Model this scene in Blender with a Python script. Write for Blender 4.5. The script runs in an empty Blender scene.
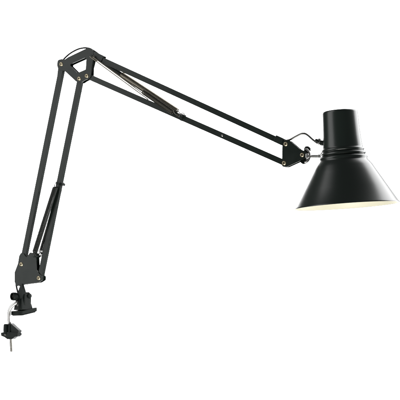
import bpy, bmesh, math, random
from mathutils import Vector, Matrix
random.seed(4)
R = math.radians
sc = bpy.context.scene
COL = sc.collection

# ------------------------------------------------------------------ camera
DIST = 3.0                     # metres from camera to the middle of the lamp
PX = 0.002                     # metres per photograph pixel at that distance
CAM = Vector((0.0, -DIST, -0.20))
AIM = Vector((0, 0, 0))
cd = bpy.data.cameras.new("camera")
cam = bpy.data.objects.new("camera", cd); COL.objects.link(cam)
cam.location = CAM
fwd = (AIM - CAM).normalized()
cam.rotation_euler = fwd.to_track_quat('-Z', 'Y').to_euler()
cd.sensor_width = 36; cd.lens = 36 * (AIM - CAM).length / (400 * PX)
cd.clip_start = .05; cd.clip_end = 100
sc.camera = cam
right = Vector((1, 0, 0)); up = right.cross(fwd).normalized()

# the arms of the lamp lie in one upright plane, turned so that the shade is nearer than the clamp
TH = R(20)
A = Vector((math.cos(TH), -math.sin(TH), 0))      # along the arms
N = Vector((-math.sin(TH), -math.cos(TH), 0))     # plane normal, towards the viewer

def ray(x, y):
    D = (AIM - CAM).length
    return (fwd * D + right * (x - 200) * PX + up * (200 - y) * PX).normalized()

def world_on_plane(x, y, w=0.0):
    r = ray(x, y); t = (N * w - CAM).dot(N) / r.dot(N)
    return CAM + r * t

BASE = world_on_plane(21, 300, 0)
def loc(p):
    d = p - BASE
    return Vector((d.dot(A), -d.dot(N), d.z))
def P(x, y, w=0.0):
    """point of the lamp's plane (w metres in front of it), in the lamp's own axes"""
    return loc(world_on_plane(x, y, w))

# ------------------------------------------------------------------ materials
def mat(name, col, rough=.4, metal=0., spec=.5, bump=0., bscale=900., var=0., coat=0., vscale=40.):
    m = bpy.data.materials.new(name); m.use_nodes = True
    nt = m.node_tree; b = nt.nodes['Principled BSDF']
    b.inputs['Base Color'].default_value = (*col, 1); b.inputs['Roughness'].default_value = rough
    b.inputs['Metallic'].default_value = metal; b.inputs['Specular IOR Level'].default_value = spec
    b.inputs['Coat Weight'].default_value = coat
    tc = nt.nodes.new('ShaderNodeTexCoord')
    if bump:
        n = nt.nodes.new('ShaderNodeTexNoise'); n.inputs['Scale'].default_value = bscale; n.inputs['Detail'].default_value = 3
        nt.links.new(tc.outputs['Object'], n.inputs['Vector'])
        bp = nt.nodes.new('ShaderNodeBump'); bp.inputs['Strength'].default_value = bump; bp.inputs['Distance'].default_value = .0004
        nt.links.new(n.outputs['Fac'], bp.inputs['Height']); nt.links.new(bp.outputs['Normal'], b.inputs['Normal'])
    if var:
        n2 = nt.nodes.new('ShaderNodeTexNoise'); n2.inputs['Scale'].default_value = vscale; n2.inputs['Detail'].default_value = 6
        n2.inputs['Roughness'].default_value = .65
        nt.links.new(tc.outputs['Object'], n2.inputs['Vector'])
        mr = nt.nodes.new('ShaderNodeMapRange')
        mr.inputs['From Min'].default_value = .3; mr.inputs['From Max'].default_value = .7
        mr.inputs['To Min'].default_value = max(.02, rough - var); mr.inputs['To Max'].default_value = rough + var
        nt.links.new(n2.outputs['Fac'], mr.inputs['Value']); nt.links.new(mr.outputs['Result'], b.inputs['Roughness'])
        mx = nt.nodes.new('ShaderNodeMix'); mx.data_type = 'RGBA'
        mx.inputs[6].default_value = (*[c * .8 for c in col], 1); mx.inputs[7].default_value = (*[min(1, c * 1.2) for c in col], 1)
        nt.links.new(n2.outputs['Fac'], mx.inputs[0]); nt.links.new(mx.outputs[2], b.inputs['Base Color'])
    return m

M = dict(
    enamel=mat('black_enamel', (.0075, .0145, .0115), .285, spec=.72, bump=.03, bscale=1400),
    paint=mat('black_painted_steel', (.0080, .0135, .0110), .31, spec=.42, bump=.12, bscale=1100, var=.06),
    plastic=mat('black_plastic', (.005, .009, .0075), .42, spec=.3, bump=.15, bscale=600, var=.08),
    cord=mat('black_cord', (.012, .014, .013), .45, bump=.1),
    grey_cord=mat('grey_cord_sleeve', (.16, .16, .15), .28, metal=.8),
    cream=mat('cream_enamel', (.88, .855, .70), .45),
    brass=mat('brass', (.66, .58, .40), .42, metal=1., var=.08, vscale=300),
    dark=mat('dark_recess', (.03, .026, .018), .5, metal=.5),
    chrome=mat('chrome', (.80, .80, .78), .22, metal=1., var=.08, vscale=250),
    nickel=mat('satin_nickel', (.86, .86, .83), .42, metal=.85, var=.06, vscale=200),
    steel=mat('zinc_steel', (.6, .59, .56), .3, metal=1., var=.1, vscale=300),
    spring=mat('worn_spring_wire', (.25, .23, .19), .38, metal=1., var=.1, vscale=200),
    dull_spring=mat('dull_spring_wire', (.10, .095, .08), .42, metal=.9, var=.08, vscale=200),
    black_spring=mat('black_spring_wire', (.018, .021, .019), .4, metal=.3, var=.08),
    porcelain=mat('porcelain', (.75, .74, .70), .3),
)
wall_m = mat('white_paper', (.93, .93, .93), .9, spec=.1)
glass = mat('frosted_bulb', (.9, .86, .75), .5)

# ------------------------------------------------------------------ mesh helpers
def link(name, bm, m, parent=None, bevel=0., smooth=40, origin=None, seg=2):
    bmesh.ops.recalc_face_normals(bm, faces=bm.faces)
    if origin is None:
        origin = Vector((0, 0, 0))
        if parent is not None:
            lo = Vector([min(v.co[i] for v in bm.verts) for i in range(3)])
            hi = Vector([max(v.co[i] for v in bm.verts) for i in range(3)])
            origin = (lo + hi) / 2
    me = bpy.data.meshes.new(name)
    bmesh.ops.translate(bm, verts=bm.verts, vec=-origin)
    bm.to_mesh(me); bm.free()
    me.materials.append(m)
    me.shade_smooth()
    o = bpy.data.objects.new(name, me); COL.objects.link(o)
    o['_o'] = list(origin)
    o.location = origin
    if parent is not None:
        o.parent = parent
        if '_o' in parent.keys():
            o.location = origin - Vector(parent['_o'])
    if bevel:
        b = o.modifiers.new('bevel', 'BEVEL'); b.width = bevel; b.segments = seg; b.limit_method = 'ANGLE'; b.angle_limit = R(35)
        b.harden_normals = False
    me.set_sharp_from_angle(angle=R(smooth))
    return o

def round_poly(pts, rad, n=5):
    """pts 2-D, rad one radius or a list -> rounded outline"""
    out = []; L = len(pts)
    for i, p in enumerate(pts):
        r = rad[i] if isinstance(rad, (list, tuple)) else rad
        p = Vector(p); a = Vector(pts[i - 1]) - p; b = Vector(pts[(i + 1) % L]) - p
        if r <= 0: out.append(p); continue
        la, lb = a.length, b.length; a.normalize(); b.normalize()
        ang = a.angle(b); d = min(r / math.tan(ang / 2), la * .49, lb * .49)
        s, e = p + a * d, p + b * d
        for k in range(n + 1):
            t = k / n
            out.append(s * (1 - t) ** 2 + p * 2 * t * (1 - t) + e * t * t)
    return out

def extrude_outline(bm, outlines, y0, y1):
    """outlines: lists of (x,z) (first outer, others holes); slab between local y0 and y1"""
    edges = []
    for ol in outlines:
        vs = [bm.verts.new((p[0], y0, p[1])) for p in ol]
        for i in range(len(vs)): edges.append(bm.edges.new((vs[i], vs[(i + 1) % len(vs)])))
    r = bmesh.ops.triangle_fill(bm, edges=edges, use_beauty=True, use_dissolve=False)
    faces = [g for g in r['geom'] if isinstance(g, bmesh.types.BMFace)]
    bmesh.ops.dissolve_limit(bm, angle_limit=.01, verts=[v for v in bm.verts], edges=[e for e in bm.edges]) if False else None
    ex = bmesh.ops.extrude_face_region(bm, geom=faces)
    vs = [g for g in ex['geom'] if isinstance(g, bmesh.types.BMVert)]
    bmesh.ops.translate(bm, verts=vs, vec=(0, y1 - y0, 0))

def px_outline(pts, w, rad_px=1.0):
    q = round_poly(pts, rad_px)
    return [(lambda v: (v.x, v.z))(P(p[0], p[1], w)) for p in q]

def frame_of(d):
    d = d.normalized(); u = Vector((0, 1, 0))
    if abs(d.dot(u)) > .95: u = Vector((1, 0, 0))
    s = d.cross(u).normalized(); t = s.cross(d).normalized()
    return s, t

def sweep(bm, pts, r, n=10, cap=True):
    """tube along pts with parallel transport; r is one radius or a list"""
    rings = []; pts = [Vector(p) for p in pts]
    s = None
    for i, p in enumerate(pts):
        d = (pts[min(i + 1, len(pts) - 1)] - pts[max(i - 1, 0)]).normalized()
        if s is None: s, _ = frame_of(d)
        s = (s - d * s.dot(d)).normalized(); t = d.cross(s)
        rr = r[i] if isinstance(r, (list, tuple)) else r
        rings.append([bm.verts.new(p + (s * math.cos(a) + t * math.sin(a)) * rr) for a in [2 * math.pi * k / n for k in range(n)]])
    for a, b in zip(rings, rings[1:]):
        for k in range(n): bm.faces.new((a[k], a[(k + 1) % n], b[(k + 1) % n], b[k]))
    if cap: bm.faces.new(rings[0][::-1]); bm.faces.new(rings[-1])

def smooth_path(pts, n=8):
    pts = [Vector(p) for p in pts]; out = []
    q = [pts[0] * 2 - pts[1]] + pts + [pts[-1] * 2 - pts[-2]]
    for i in range(1, len(q) - 2):
        a, b, c, d = q[i - 1:i + 3]
        for k in range(n):
            t = k / n
            out.append(.5 * ((2 * b) + (c - a) * t + (2 * a - 5 * b + 4 * c - d) * t * t + (3 * b - a - 3 * c + d) * t ** 3))
    out.append(pts[-1]); return out

def lathe(bm, prof, p0, axis, n=48, closed=False, a0=0.):
    """prof: (distance along axis, radius)"""
    d = axis.normalized(); s, t = frame_of(d); rings = []
    for h, r in prof:
        c = p0 + d * h
        if r < 1e-6: rings.append([bm.verts.new(c)])
        else: rings.append([bm.verts.new(c + (s * math.cos(a0 + 2 * math.pi * k / n) + t * math.sin(a0 + 2 * math.pi * k / n)) * r) for k in range(n)])
    pairs = list(zip(rings, rings[1:])) + ([(rings[-1], rings[0])] if closed else [])
    for a, b in pairs:
        for k in range(n):
            k2 = (k + 1) % n
            if len(a) == 1 and len(b) == 1: continue
            if len(a) == 1: bm.faces.new((a[0], b[k2], b[k]))
            elif len(b) == 1: bm.faces.new((a[k], a[k2], b[0]))
            else: bm.faces.new((a[k], a[k2], b[k2], b[k]))

def box(bm, c, ax, ay, az, sx, sy, sz, taper=1.0):
    vs = []
    for z in (-1, 1):
        f = taper if z > 0 else 1
        for x, y in ((-1, -1), (1, -1), (1, 1), (-1, 1)):
            vs.append(bm.verts.new(c + ax * x * sx / 2 * f + ay * y * sy / 2 * f + az * z * sz / 2))
    for f in ((0, 3, 2, 1), (4, 5, 6, 7), (0, 1, 5, 4), (1, 2, 6, 5), (2, 3, 7, 6), (3, 0, 4, 7)):
        bm.faces.new([vs[i] for i in f])

def square_tube(bm, p0, p1, s, wall=.0012, depth=.012):
    d = (p1 - p0).normalized(); y = Vector((0, 1, 0)); e = d.cross(y).normalized()
    def ring(c, h): return [bm.verts.new(c + e * a * h + y * b * h) for a, b in ((-1, -1), (1, -1), (1, 1), (-1, 1))]
    h = s / 2; hi = h - wall
    rs = [ring(p0 + d * depth, hi), ring(p0, hi), ring(p0, h), ring(p1, h), ring(p1, hi), ring(p1 - d * depth, hi)]
    for a, b in zip(rs, rs[1:]):
        for k in range(4): bm.faces.new((a[k], a[(k + 1) % 4], b[(k + 1) % 4], b[k]))
    bm.faces.new(rs[0]); bm.faces.new(rs[-1])

# ------------------------------------------------------------------ the lamp
lamp = bpy.data.objects.new('desk_lamp', None); COL.objects.link(lamp)
lamp.location = BASE; lamp.rotation_euler = (0, 0, -TH); lamp.empty_display_size = .05
lamp['label'] = 'black clamp-on architect desk lamp with sprung double arms and conical metal shade'
lamp['category'] = 'desk lamp'

BACK = Vector((0, 1, 0)); UP = Vector((0, 0, 1))
S = 5.4 * PX                       # arm tube section
G = S / 2 + .0006                  # the plates sit just outside the tubes
T = .0016                          # plate thickness

def bolt(x, y, w, parent, r=2.15 * PX, front=True, m='brass'):
    """hollow rivet with flange; axis along the plane normal"""
    sgn = -1 if front else 1
    p = P(x, y, 0); p = Vector((p.x, sgn * w, p.z)); ax = Vector((0, sgn, 0))
    bm = bmesh.new()
    lathe(bm, [(-.0004, r * .7), (.0, r), (.0006, r * 1.0), (.0012, r * .88), (.0017, r * .66), (.0016, r * .48), (.0008, r * .40), (.0006, 0)], p, ax, 24)
    o = link('bolt', bm, M[m], parent, smooth=30)
    bm = bmesh.new()
    lathe(bm, [(.0004, r * .40), (.0012, r * .36), (.0013, r * .2), (.0010, 0)], p, ax, 6)
    link('bolt_core', bm, M['dark'], parent, smooth=30)
    return o

def washer(x, y, w, parent, r=3.0 * PX):
    p = P(x, y, 0); p = Vector((p.x, -w, p.z)); bm = bmesh.new()
    lathe(bm, [(0, 0), (0, r), (.0005, r), (.0007, r * .95), (.0007, 0)], p, Vector((0, -1, 0)), 28)
    link('washer', bm, M['paint'], parent)

# ---- arm tubes
def arm(name, a, b, s=S, ext=(1.5, 1.5)):
    pa, pb = P(*a), P(*b); d = (pb - pa).normalized()
    bm = bmesh.new(); square_tube(bm, pa - d * ext[0] * PX, pb + d * ext[1] * PX, s)
    return link(name, bm, M['paint'], lamp, bevel=.0009, seg=3)

lowL = arm('lower_arm_tube', (62.9, 64.7), (22.8, 264.4))
lowR = arm('lower_arm_tube', (80.8, 79.0), (40.6, 278.0))
upT = arm('upper_arm_tube', (90.5, 54.5), (286.8, 144.4), S * 1.04)
upB = arm('upper_arm_tube', (88.2, 76.4), (285.4, 163.3), S * 1.04)

# ---- plates: each joint has a front and a rear plate
def plates(name, outer, rad, hole=None, bolts=(), hole_rad=1.2, m='paint'):
    outs = []
    for front in (True, False):
        o2 = [px_outline(outer, 0, rad)]
        if hole: o2.append(px_outline(hole, 0, hole_rad))
        y0, y1 = (-G, -G - T) if front else (G, G + T)
        bm = bmesh.new(); extrude_outline(bm, o2, y0, y1)
        p = link(name, bm, M[m], lamp, bevel=.0005, smooth=30)
        for x, y in bolts: bolt(x, y, G + T, p, front=front)
        outs.append(p)
    return outs

base_out = [(18.4, 286.4), (16.2, 282), (16.2, 272.5), (19.6, 263.5), (20.8, 256), (22.6, 253), (25.4, 253.5), (27.6, 258.2), (31.6, 252.6),
            (37.6, 253.2), (38.4, 270.0), (41.2, 274.2), (44.4, 276.2), (44.2, 280.2), (40.2, 282.6), (30, 283.9), (23.5, 284.8)]
base_pl = plates('base_plate', base_out, [1.2, 3, 3, 2, 1, 1, 1, 1.2, 1, 1.2, 2.5, 1, 1.6, 1.6, 1.5, 2, 1.5], bolts=[(22.8, 264.4), (40.2, 278.2)])
joint_out = [(58.6, 66), (59.2, 60.6), (63.2, 59.6), (66.2, 60.2), (69.6, 57.8), (84.6, 50.6), (89.4, 48.4), (94.6, 50.4), (95.0, 58.6), (92.6, 68), (92.2, 78.2),
             (86.6, 80.6), (82.6, 83.2), (77.6, 82), (66.4, 71.6), (60, 70)]
joint_hole = [(71.0, 65.2), (86.2, 58.4), (87.9, 59.6), (87.2, 70.0), (79.2, 73.4)]
joint_pl = plates('elbow_plate', joint_out, [2.5, 2.5, 2, .8, .8, 3, 3, 2.2, 3, 4, 3, 2, 2.5, 2.5, 3, 2.5], hole=joint_hole,
                  bolts=[(62.7, 64.7), (80.6, 79.1), (88.2, 76.4)])
head_out = [(283.4, 148), (283.8, 141.4), (290.5, 140.6), (301, 149.6), (308.2, 152.4), (308.0, 158.4), (302, 160.8), (288.4, 167.0), (283.0, 167.4)]
head_pl = plates('head_plate', head_out, [2, 2.5, 2.5, 3, 3, 3, 3, 3, 3], bolts=[(286.8, 144.4), (285.2, 163.4), (303.3, 155.3)])
# small collars gripping the tube ends
def sleeve(a, b, s, parent, name='end_collar'):
    pa, pb = P(*a), P(*b); bm = bmesh.new(); square_tube(bm, pa, pb, s, .0014, .004)
    return link(name, bm, M['paint'], parent, bevel=.0009, seg=3)
sleeve((92.5, 54.3), (103.8, 59.6), S * 1.3, upT)
sleeve((275.6, 138.6), (283.4, 142.2), S * 1.28, upT)

# ---- springs
def coil(name, a, b, rc, rw, pitch, m, w, lead=(6, 6), lead_r=None):
    pa, pb = P(a[0], a[1], 0), P(b[0], b[1], 0)
    pa.y = -w[0]; pb.y = -w[1]
    d = (pb - pa); L = d.length; d.normalize(); s, t = frame_of(d)
    l0, l1 = lead[0] * PX, lead[1] * PX
    pts = []
    # a loop hook, then a straight shank, the close-wound body, and the same again
    hr = rc * .8
    for k in range(9):
        a_ = math.pi * 1.6 * (1 - k / 8); pts.append(pa + d * (hr - hr * math.cos(a_)) * 1 + s * hr * math.sin(a_) * .9)
    pts.append(pa + d * (l0 - rc))
    n = max(2, int((L - l0 - l1) / pitch)); seg = 12
    for k in range(n * seg + 1):
        ang = 2 * math.pi * k / seg; f = k / (n * seg)
        g = min(1, f * n * 1.2, (1 - f) * n * 1.2); g = g * .7 + .3
        pts.append(pa + d * (l0 + (L - l0 - l1) * f) + (s * math.cos(ang) + t * math.sin(ang)) * rc * g)
    pts.append(pb - d * (l1 - rc))
    for k in range(9):
        a_ = math.pi * 1.6 * k / 8; pts.append(pb - d * (hr - hr * math.cos(a_)) + s * hr * math.sin(a_) * .9)
    bm = bmesh.new(); sweep(bm, pts, rw, 6)
    return link(name, bm, m, lamp, smooth=60)

sw = G + T + .0048
# upper arm: long shanks at the elbow end, worn bright wire
coil('upper_spring', (94, 57.2), (182.8, 115.6), 2.7 * PX, .0009, .00192, M['spring'], (-sw * .8, -sw * .8), lead=(34, 9))
coil('upper_spring', (94, 57.2), (181.5, 117.6), 2.1 * PX, .0009, .00190, M['dull_spring'], (sw, sw), lead=(69, 8))
for off in (-.0016, .0016):
    bm = bmesh.new()
    pa, pb = P(94, 57.8), P(151, 99.6); pa.y = pb.y = -sw
    d = (pb - pa).normalized(); e = d.cross(BACK)
    sweep(bm, smooth_path([pa + e * off * .3, pa + d * .01 + e * off, pb + e * off], 6), .0011, 8)
    link('spring_shank', bm, M['spring'], lamp)
bm = bmesh.new(); pa, pb = P(94, 57.2), P(123.5, 76.5); pa.y = pb.y = sw
lathe(bm, [(0, 0), (0, .0026), (.004, .0036), ((pb - pa).length - .006, .0042), ((pb - pa).length, .0030), ((pb - pa).length, 0)], pa, pb - pa, 20)
link('spring_sleeve', bm, M['plastic'], lamp, smooth=40)
# lower arm: blackened springs either side of the tubes
coil('lower_spring', (59.2, 183.8), (36.4, 256.0), 2.5 * PX, .00095, .00191, M['black_spring'], (sw, sw), lead=(4, 3))
coil('lower_spring', (58.3, 184.6), (37.6, 256.0), 2.4 * PX, .00095, .00191, M['black_spring'], (-sw, -sw), lead=(4, 3))

def cross_pin(x, y, m, half, r=.0017, head=.0026, parent=lamp, name='spring_pin'):
    p = P(x, y); bm = bmesh.new()
    lathe(bm, [(-half, 0), (-half, head * .7), (-half + .0005, head), (-half + .002, head), (-half + .0021, r), (half - .0021, r), (half - .002, head), (half - .0005, head), (half, head * .7), (half, 0)], p, BACK, 20)
    return link(name, bm, M[m], parent, smooth=35)
cross_pin(60.2, 183.7, 'paint', sw + .004, .0019, .0034)
cross_pin(183.0, 117.2, 'paint', sw + .004, .0019, .0032)
cross_pin(41.8, 251.2, 'chrome', G + T + .003, .0016, .0026)
cross_pin(36.8, 256.2, 'paint', G + T + .006, .0018, .0028)
cross_pin(94.0, 57.0, 'paint', G + T + .007, .0016, .0024)
cross_pin(223.0, 135.8, 'chrome', S * .52 + .0012, .0014, .0022, upB, 'rivet')
# clip strap round the right lower tube at the spring anchorage
bm = bmesh.new(); c = P(61.0, 184.2); dd = (P(80.8, 79) - P(40.6, 278)).normalized(); ee = dd.cross(BACK)
square_tube(bm, c - dd * .0024, c + dd * .0024, S * 1.26, .001, .001)
link('spring_clip', bm, M['paint'], lowR, bevel=.0008)
bm = bmesh.new(); c = P(183.0, 117.8); dd = (P(285.4, 163.3) - P(88.2, 76.4)).normalized()
square_tube(bm, c - dd * .0024, c + dd * .0024, S * 1.26, .001, .001)
link('spring_clip', bm, M['paint'], upB, bevel=.0008)

# ---- power cord: shows between the hollow tubes
def cord(pts, r, m='cord', name='power_cord', parent=lamp):
    q = []
    for p in pts:
        v = P(p[0], p[1], 0); v.y = -(p[2] if len(p) > 2 else 0); q.append(v)
    bm = bmesh.new(); sweep(bm, smooth_path(q, 8), r, 12); return link(name, bm, M[m], parent, smooth=60)
cord([(58.0, 80.5), (58.4, 72), (60, 65.2), (64.2, 58.8), (70.5, 53.2), (78, 49.2), (84.5, 47.9), (90, 48.7), (95, 51.6), (99, 54.4)], .0017)
cord([(277, 138.2), (283.5, 140.4), (289, 140.0), (295.5, 136.6), (301, 133.9), (304.6, 133.6), (308, 135.4), (313, 139.8), (318.5, 143.6), (325, 145.6)], .0020, 'grey_cord')
cord([(22.4, 256), (19.8, 262), (16.9, 270.5), (15.9, 279), (16.5, 286.5), (18.0, 293), (19, 298)], .0019)

# ---- shade, on its own leaning axis
def on_Y(x, y, Y):
    r = ray(x, y); return CAM + r * ((Y - CAM.y) / r.y)
Ysh = world_on_plane(341, 150).y
top_w, rim_w = on_Y(339.9, 110.9, Ysh), on_Y(347.0, 205.7, Ysh)
k = (DIST + Ysh) / DIST * PX                     # metres per pixel at the shade
def dirloc(v): return Vector((v.dot(A), -v.dot(N), v.z))
top, ax = loc(top_w), dirloc((rim_w - top_w).normalized())
H = (rim_w - top_w).length
f = H / (95.0)
outer = [(0.0, 0), (0.0, 15.6), (.35, 16.9), (1.2, 17.6), (2.6, 17.85), (14, 18.3), (26, 19.0), (36.5, 20.1),
         (37.6, 20.3), (38.2, 20.9), (39.3, 21.6), (40.2, 21.5), (40.7, 20.8), (41.1, 20.8), (41.7, 21.6), (42.8, 22.7), (43.8, 22.8), (44.4, 22.2), (44.9, 21.9),
         (45.5, 22.5), (46.6, 24.0), (47.8, 24.3), (48.6, 23.9), (49.3, 23.9), (50.6, 24.9), (52.6, 26.7), (56, 29.1), (62, 32.6), (78, 42.3), (93.6, 51.9), (94.4, 52.6), (95.0, 52.9)]
inner = [(95.2, 52.6), (94.8, 52.2), (93.4, 51.2), (78, 41.7), (62, 32.0), (56, 28.5), (51, 24.6), (45, 20.8), (36, 19.3), (12, 17.4), (4, 17.0), (3.6, 0)]
bm = bmesh.new()
lathe(bm, [(h * f, r * k) for h, r in outer] + [(95.35 * f, 52.85 * k), (95.35 * f, 52.62 * k)], top, ax, 128)
shade = link('lamp_shade', bm, M['enamel'], lamp, smooth=50)
bm = bmesh.new(); lathe(bm, [(h * f, r * k) for h, r in inner], top, ax, 128)
link('reflector', bm, M['cream'], shade, smooth=50)
bm = bmesh.new(); lathe(bm, [(3.7 * f, 0), (3.7 * f, 10 * k), (26 * f, 10 * k), (30 * f, 9.2 * k), (40 * f, 9.2 * k), (40.5 * f, 8.6 * k), (38 * f, 8 * k), (38 * f, 0)], top, ax, 40)
link('bulb_socket', bm, M['porcelain'], shade, smooth=35)
bm = bmesh.new(); lathe(bm, [(38.1 * f, 6.5 * k), (44 * f, 7 * k), (50 * f, 9.5 * k), (56 * f, 13 * k), (62 * f, 15 * k), (68 * f, 14.6 * k), (74 * f, 11.5 * k), (77.5 * f, 6.5 * k), (78.6 * f, 0)], top, ax, 40)
bulb = link('light_bulb', bm, glass, shade, smooth=60)

def cyl(name, p, q, prof, m, parent, n=24, smooth=35):
    """prof: (fraction along p-q, radius in metres)"""
    L = (q - p).length; bm = bmesh.new(); lathe(bm, [(t * L, r) for t, r in prof], p, q - p, n); return link(name, bm, M[m], parent, smooth=smooth)

# cord grommet on the shade neck (ribbed strain relief)
ysn = loc(on_Y(330, 143, Ysh)).y
g0, g1 = P(316.2, 140.2), P(325.5, 144.2)
for p_ in (g0, g1): p_.y = ysn * .9
cyl('cord_grommet', g0, g1, [(0, 0), (0, .0022), (.12, .0030), (.2, .0030), (.22, .0022), (.3, .0022), (.33, .0036), (.45, .0036), (.47, .0026), (.55, .0026), (.57, .0042), (1, .0048), (1, 0)], 'plastic', shade)
ng0, ng1 = P(320.0, 139.0), P(320.4, 145.6)
for p_ in (ng0, ng1): p_.y = ysn * .9
cyl('grommet_nut', ng0, ng1, [(0, 0), (0, .0022), (.1, .0032), (.9, .0032), (1, .0022), (1, 0)], 'chrome', shade, 6, 20)

# ---- swivel between arm and shade
r0, r1 = P(306, 156.6), P(325.5, 155.9)
cyl('swivel_rod', r0, r1, [(0, 0), (0, .0024), (.03, .0027), (.22, .0034), (.24, .0028), (.62, .0028), (.63, .0032), (.8, .0032), (.81, .0028), (1, .0028), (1, 0)], 'chrome', lamp)
n0, n1 = P(320.8, 155.4), P(325.2, 155.2)
cyl('swivel_nut', n0, n1, [(0, 0), (0, .0046), (.1, .0054), (.75, .0054), (.85, .0062), (1, .0062), (1, 0)], 'chrome', lamp, 6, 20)
# round socket where the rod enters the shade collar
n0, n1 = P(321.5, 150.6), P(325.5, 152.2)
cyl('collar_screw', n0, n1, [(0, 0), (0, .0015), (.15, .003), (.4, .0036), (1, .0036), (1, 0)], 'chrome', shade)
# chrome yoke curving round the nose of the head plates
bm = bmesh.new()
yk = []
for i in range(15):
    a_ = R(-88 + 176 * i / 14); c = P(304.6, 155.6); yk.append(Vector((c.x + math.cos(a_) * 5.0 * PX, 0, c.z + math.sin(a_) * 6.4 * PX)))
sweep(bm, yk, .0028, 12); link('yoke', bm, M['chrome'], lamp, smooth=60)
bm = bmesh.new(); c = P(307.8, 156.2); box(bm, c, Vector((1, 0, 0)), BACK, UP, .006, .0155, .010)
link('yoke_block', bm, M['chrome'], lamp, bevel=.0015, seg=3)
# wing nut behind the nose
cw = P(304.6, 155.4); cw.y = .004
wing = bmesh.new()
lathe(wing, [(-.006, 0), (-.006, .0055), (-.004, .0066), (.003, .006), (.004, 0)], cw, BACK, 24)
for sx, sz, rr in ((.4, 1, 1.), (-.25, -1, .9)):
    dv = Vector((sx, 0, sz)).normalized(); e = dv.cross(BACK)
    ol = [cw + e * a * PX + dv * b * PX for a, b in ((-1.8, 0), (-2.2, 3.5), (-3.4 * rr, 6.2), (-2.6 * rr, 8.6 * rr), (0, 9.6 * rr), (2.6 * rr, 8.6 * rr), (3.4 * rr, 6.2), (2.2, 3.5), (1.8, 0))]
    extrude_outline(wing, [[(p.x, p.z) for p in [Vector((q[0], 0, q[1])) for q in round_poly([(v.x, v.z) for v in ol], .0018, 4)]]], cw.y - .003, cw.y + .002)
link('wing_nut', wing, M['plastic'], lamp, bevel=.0012, seg=3)

# ------------------------------------------------------------------ clamp
YAW = R(40)                                       # the clamp is swivelled on the post
def wdir(v): return Vector((v.dot(A), -v.dot(N), v.z))
CX = wdir(Vector((math.cos(YAW), math.sin(YAW), 0)))      # right and away
CY = wdir(Vector((-math.sin(YAW), math.cos(YAW), 0)))     # left and away
corner = P(22.0, 311.0, .018)                 # the near lower corner
def C(x, y, z):
    """clamp axes in photo pixels: x along the right face, y along the left face, z up"""
    return corner + CX * x * PX + CY * y * PX + UP * z * PX   # the pad slopes up to the right; z stays upright

# foot pad of the upper jaw
SX = CX + UP * .20; SY = CY - UP * .02
bm = bmesh.new(); box(bm, C(8.8, 9.8, -.4), SX, SY, UP, 18.8 * PX, 21.0 * PX, 4.2 * PX)
upper = link('upper_jaw', bm, M['plastic'], lamp, bevel=.0013, seg=3)
bm = bmesh.new(); box(bm, C(8.8, 9.8, -2.9), SX, SY, UP, 16.6 * PX, 19.0 * PX, .9 * PX)
link('rubber_pad', bm, M['cord'], upper, bevel=.0006)
# housing: a tapered socket column with ribs
def cbox(name, x, y, z, sx, sy, sz, taper=1., m='plastic', bevel=.0012, parent=upper):
    bm = bmesh.new(); box(bm, C(x, y, z), CX, CY, UP, sx * PX, sy * PX, sz * PX, taper); return link(name, bm, M[m], parent, bevel=bevel, seg=3)
bm = bmesh.new(); box(bm, C(6.2, 8.2, 9.6), CX, CY, UP, 13.0 * PX, 15.0 * PX, 17.4 * PX, .66)
box(bm, C(5.6, 7.0, 19.5), CX, CY, UP, 6.2 * PX, 6.4 * PX, 4.4 * PX, .42)
link('socket_housing', bm, M['plastic'], upper, bevel=.0014, seg=3)
def fin(name, x0, thick, pts, parent=upper):
    """upright slab: outline given in the (y, z) clamp axes"""
    bm = bmesh.new(); q = round_poly(pts, 1.2, 4)
    a = [bm.verts.new(C(x0, p.x, p.y)) for p in q]; b = [bm.verts.new(C(x0 + thick, p.x, p.y)) for p in q]
    bm.faces.new(a); bm.faces.new(b[::-1])
    for i in range(len(a)): j = (i + 1) % len(a); bm.faces.new((a[i], b[i], b[j], a[j]))
    return link(name, bm, M['plastic'], parent, bevel=.0008)
def fin2(name, y0, thick, pts, parent=upper):
    bm = bmesh.new(); q = round_poly(pts, 1.2, 4)
    a = [bm.verts.new(C(p.x, y0, p.y)) for p in q]; b = [bm.verts.new(C(p.x, y0 + thick, p.y)) for p in q]
    bm.faces.new(a); bm.faces.new(b[::-1])
    for i in range(len(a)): j = (i + 1) % len(a); bm.faces.new((a[i], b[i], b[j], a[j]))
    return link(name, bm, M['plastic'], parent, bevel=.0008)
fin2('rib', 1.4, 1.8, [(3.2, 1.2), (6.0, 1.2), (5.4, 17.5), (4.0, 17.5)])
fin('rib', -.4, 1.8, [(4.0, 1.2), (6.6, 1.2), (6.2, 16.5), (5.0, 16.5)])
# rounded ear on the right with its barrel
ear = fin2('ear', 3.2, 7.0, [(8.2, 1.2), (15.6, 1.2), (14.6, 5.4), (13.4, 8.2), (13.6, 13), (13.0, 17.6), (11.0, 19.6), (8.6, 19.4), (7.6, 16)])
cyl('barrel', C(11, 1.6, 15.6), C(11, 11.6, 15.6), [(0, 0), (0, .0022), (.02, .0046), (.08, .0052), (.9, .0052), (1, .004), (1, 0)], 'plastic', upper)
# left tightening boss: open dark tube mouth facing the viewer's left
p0, p1 = C(-6.6, 9.2, 15.0), C(6, 9.2, 15.0)
cyl('clamp_knob', p0, p1, [(.30, 0), (.30, .0056), (.02, .0060), (0, .0070), (.02, .0080), (.12, .0086), (.4, .0084), (.45, .0072), (1, .0072), (1, 0)], 'plastic', upper)
cyl('knob_screw', C(-5.4, 9.2, 15.0), C(4, 9.2, 15.0), [(0, 0), (0, .0028), (.05, .0034), (1, .0034), (1, 0)], 'dark', upper)
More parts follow.
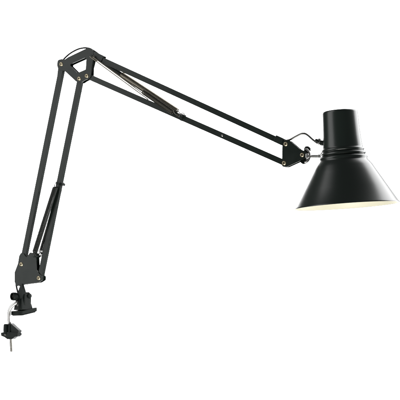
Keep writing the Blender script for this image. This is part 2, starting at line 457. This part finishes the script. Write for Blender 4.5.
# chrome post from the arm plates down into the socket
cyl('post', P(20.6, 279), P(20.0, 300), [(0, 0), (0, .0032), (1, .0032), (1, 0)], 'chrome', lamp)
bm = bmesh.new(); box(bm, P(22.5, 279.5), Vector((1, 0, 0)), BACK, UP, 9.5 * PX, 2 * G - .0004, 9 * PX); link('post_block', bm, M['paint'], lamp, bevel=.001)
cyl('post_socket', P(22.4, 283.8, .0085), P(21.8, 298, .004), [(0, 0), (0, .0012), (.12, .0042), (.5, .0088), (1, .0096), (1, 0)], 'plastic', lamp, 6, 25)
# small chrome bolt heads on the housing
cyl('hex_bolt', C(-.9, 7.4, 6.0), C(2, 7.4, 6.0), [(0, 0), (0, .0022), (.1, .0028), (.5, .0028), (.5, .0016), (1, .0016), (1, 0)], 'chrome', upper, 6, 20)
cyl('hex_bolt', C(-.9, 8.4, 9.6), C(2, 8.4, 9.6), [(0, 0), (0, .0016), (.1, .0021), (.5, .0021), (.5, .0012), (1, .0012), (1, 0)], 'chrome', upper, 6, 20)

# bent chrome hook that becomes the threaded screw
def V(x, y, w): return P(x, y, w)
bm = bmesh.new()
hk = smooth_path([V(17, 302.5, .004), V(14.4, 304.2, .006), V(11.4, 306.6, .008), V(9.3, 311.0, .008), V(8.9, 317.5, .008), V(9.3, 323, .008), V(9.9, 328, .008)], 8)
# flat strip: squash the tube section
sweep(bm, hk, [.0036] * len(hk), 14)
hook = link('clamp_hook', bm, M['nickel'], lamp, smooth=60)
bm = bmesh.new()
sp0, sp1 = V(9.9, 322, .008), V(11.4, 351.5, .008)
d = sp1 - sp0; L = d.length; prof = [(0, 0), (0, .0024)]; n = int(L / .0016)
for i in range(n):
    h = i / n * L; prof += [(h + .0002, .0034), (h + .0007, .0034), (h + .0010, .0026), (h + .0013, .0026)]
prof += [(L, .0026), (L + .0006, .0018), (L + .0006, 0)]
lathe(bm, prof, sp0, d, 18); link('clamp_screw', bm, M['steel'], lamp, smooth=25)

# lower jaw riding on the screw
jaw_out = [(4.2, 324.4), (7.6, 324.2), (8.4, 326.4), (9.4, 323.4), (11.2, 323.2), (19.6, 330.8), (18.3, 333.2), (18.3, 336.4), (15.4, 337.0), (12.8, 339.0), (8.0, 339.2), (4.4, 336.6), (4.0, 330)]
bm = bmesh.new(); extrude_outline(bm, [px_outline(jaw_out, .011, .7)], -.008 - .0060, -.008 + .0080)
jaw = link('lower_jaw', bm, M['plastic'], lamp, bevel=.0010, seg=3)
bm = bmesh.new(); ol = [(1.6, 332.6), (6.5, 331.8), (18.4, 332.8), (18.4, 335.4), (14.5, 337.4), (6, 337.4), (1.9, 335.8)]
extrude_outline(bm, [px_outline(ol, .013, .7)], -.008 - .0084, -.008 + .0098); link('jaw_flange', bm, M['plastic'], jaw, bevel=.0009, seg=3)
cyl('jaw_sleeve', P(5.6, 334, .0150), P(5.9, 323.9, .0150), [(0, 0), (0, .0040), (.94, .0040), (1, .0034), (1, .0024), (.8, .0022), (.8, 0)], 'plastic', jaw)
cyl('jaw_boss', P(9.6, 333, .0140), P(9.9, 324.5, .0120), [(0, 0), (0, .0030), (.9, .0036), (1, .003), (1, 0)], 'plastic', jaw)
cyl('jaw_rivet', P(5.2, 334.8, .0160), P(5.2, 334.8, .0178), [(0, 0), (0, .0020), (.6, .0020), (1, .0012), (1, 0)], 'steel', jaw)

# ------------------------------------------------------------------ studio paper sweep
bm = bmesh.new(); prof = [(2.2, -1.6)]
yb, rad = 4.0, .6
for i in range(13):
    a_ = R(90 * i / 12); prof.append((yb - rad + rad * math.sin(a_), -1.6 + rad - rad * math.cos(a_)))
prof.append((yb, 3.2))
rows = [[bm.verts.new((x, y, z)) for x in (-1.6, 1.8)] for y, z in prof]
for a_, b_ in zip(rows, rows[1:]): bm.faces.new((a_[0], a_[1], b_[1], b_[0]))
bd = link('backdrop', bm, wall_m, None); bd['kind'] = 'structure'

# ------------------------------------------------------------------ lights
def area(name, p, target, sx, sy, power, col=(1, 1, 1)):
    l = bpy.data.lights.new(name, 'AREA'); l.shape = 'RECTANGLE'; l.size = sx; l.size_y = sy; l.energy = power; l.color = col
    o = bpy.data.objects.new(name, l); COL.objects.link(o); o.location = p
    o.rotation_euler = (Vector(target) - Vector(p)).to_track_quat('-Z', 'Y').to_euler(); return o
area('softbox_left', (-1.12, -.45, .50), (0.1, -.05, .15), .95, 2.0, 10.5)
o = area('softbox_right', (.98, .37, .35), (.40, .24, .10), .76, 2.0, 28)
o.rotation_euler = (Matrix.Rotation(R(-10), 3, 'X') @ o.rotation_euler.to_matrix()).to_euler()
for sx in (-1, 1):
    area('backdrop_light', (2.5 * sx, 1.9, .3), (-.3 * sx, 4.0, .2), 1.0, 3.0, 160).data.spread = R(90)
area('added_low_fill', (.1, -.9, -1.2), (.2, 0, .1), .9, .6, 20, (1, .98, .93))  # added fill from below, brightens the cream inside of the shade
w = bpy.data.worlds.new("World"); sc.world = w; w.use_nodes = True
w.node_tree.nodes['Background'].inputs[0].default_value = (1, 1, 1, 1)
w.node_tree.nodes['Background'].inputs[1].default_value = .10

for o in list(bpy.data.objects):
    if '_o' in o.keys(): del o['_o']
vs = sc.view_settings
sc.view_settings.view_transform = 'Standard'; vs.look = 'None'; vs.gamma = 1; vs.exposure = 0
sc.cycles.use_denoising = True
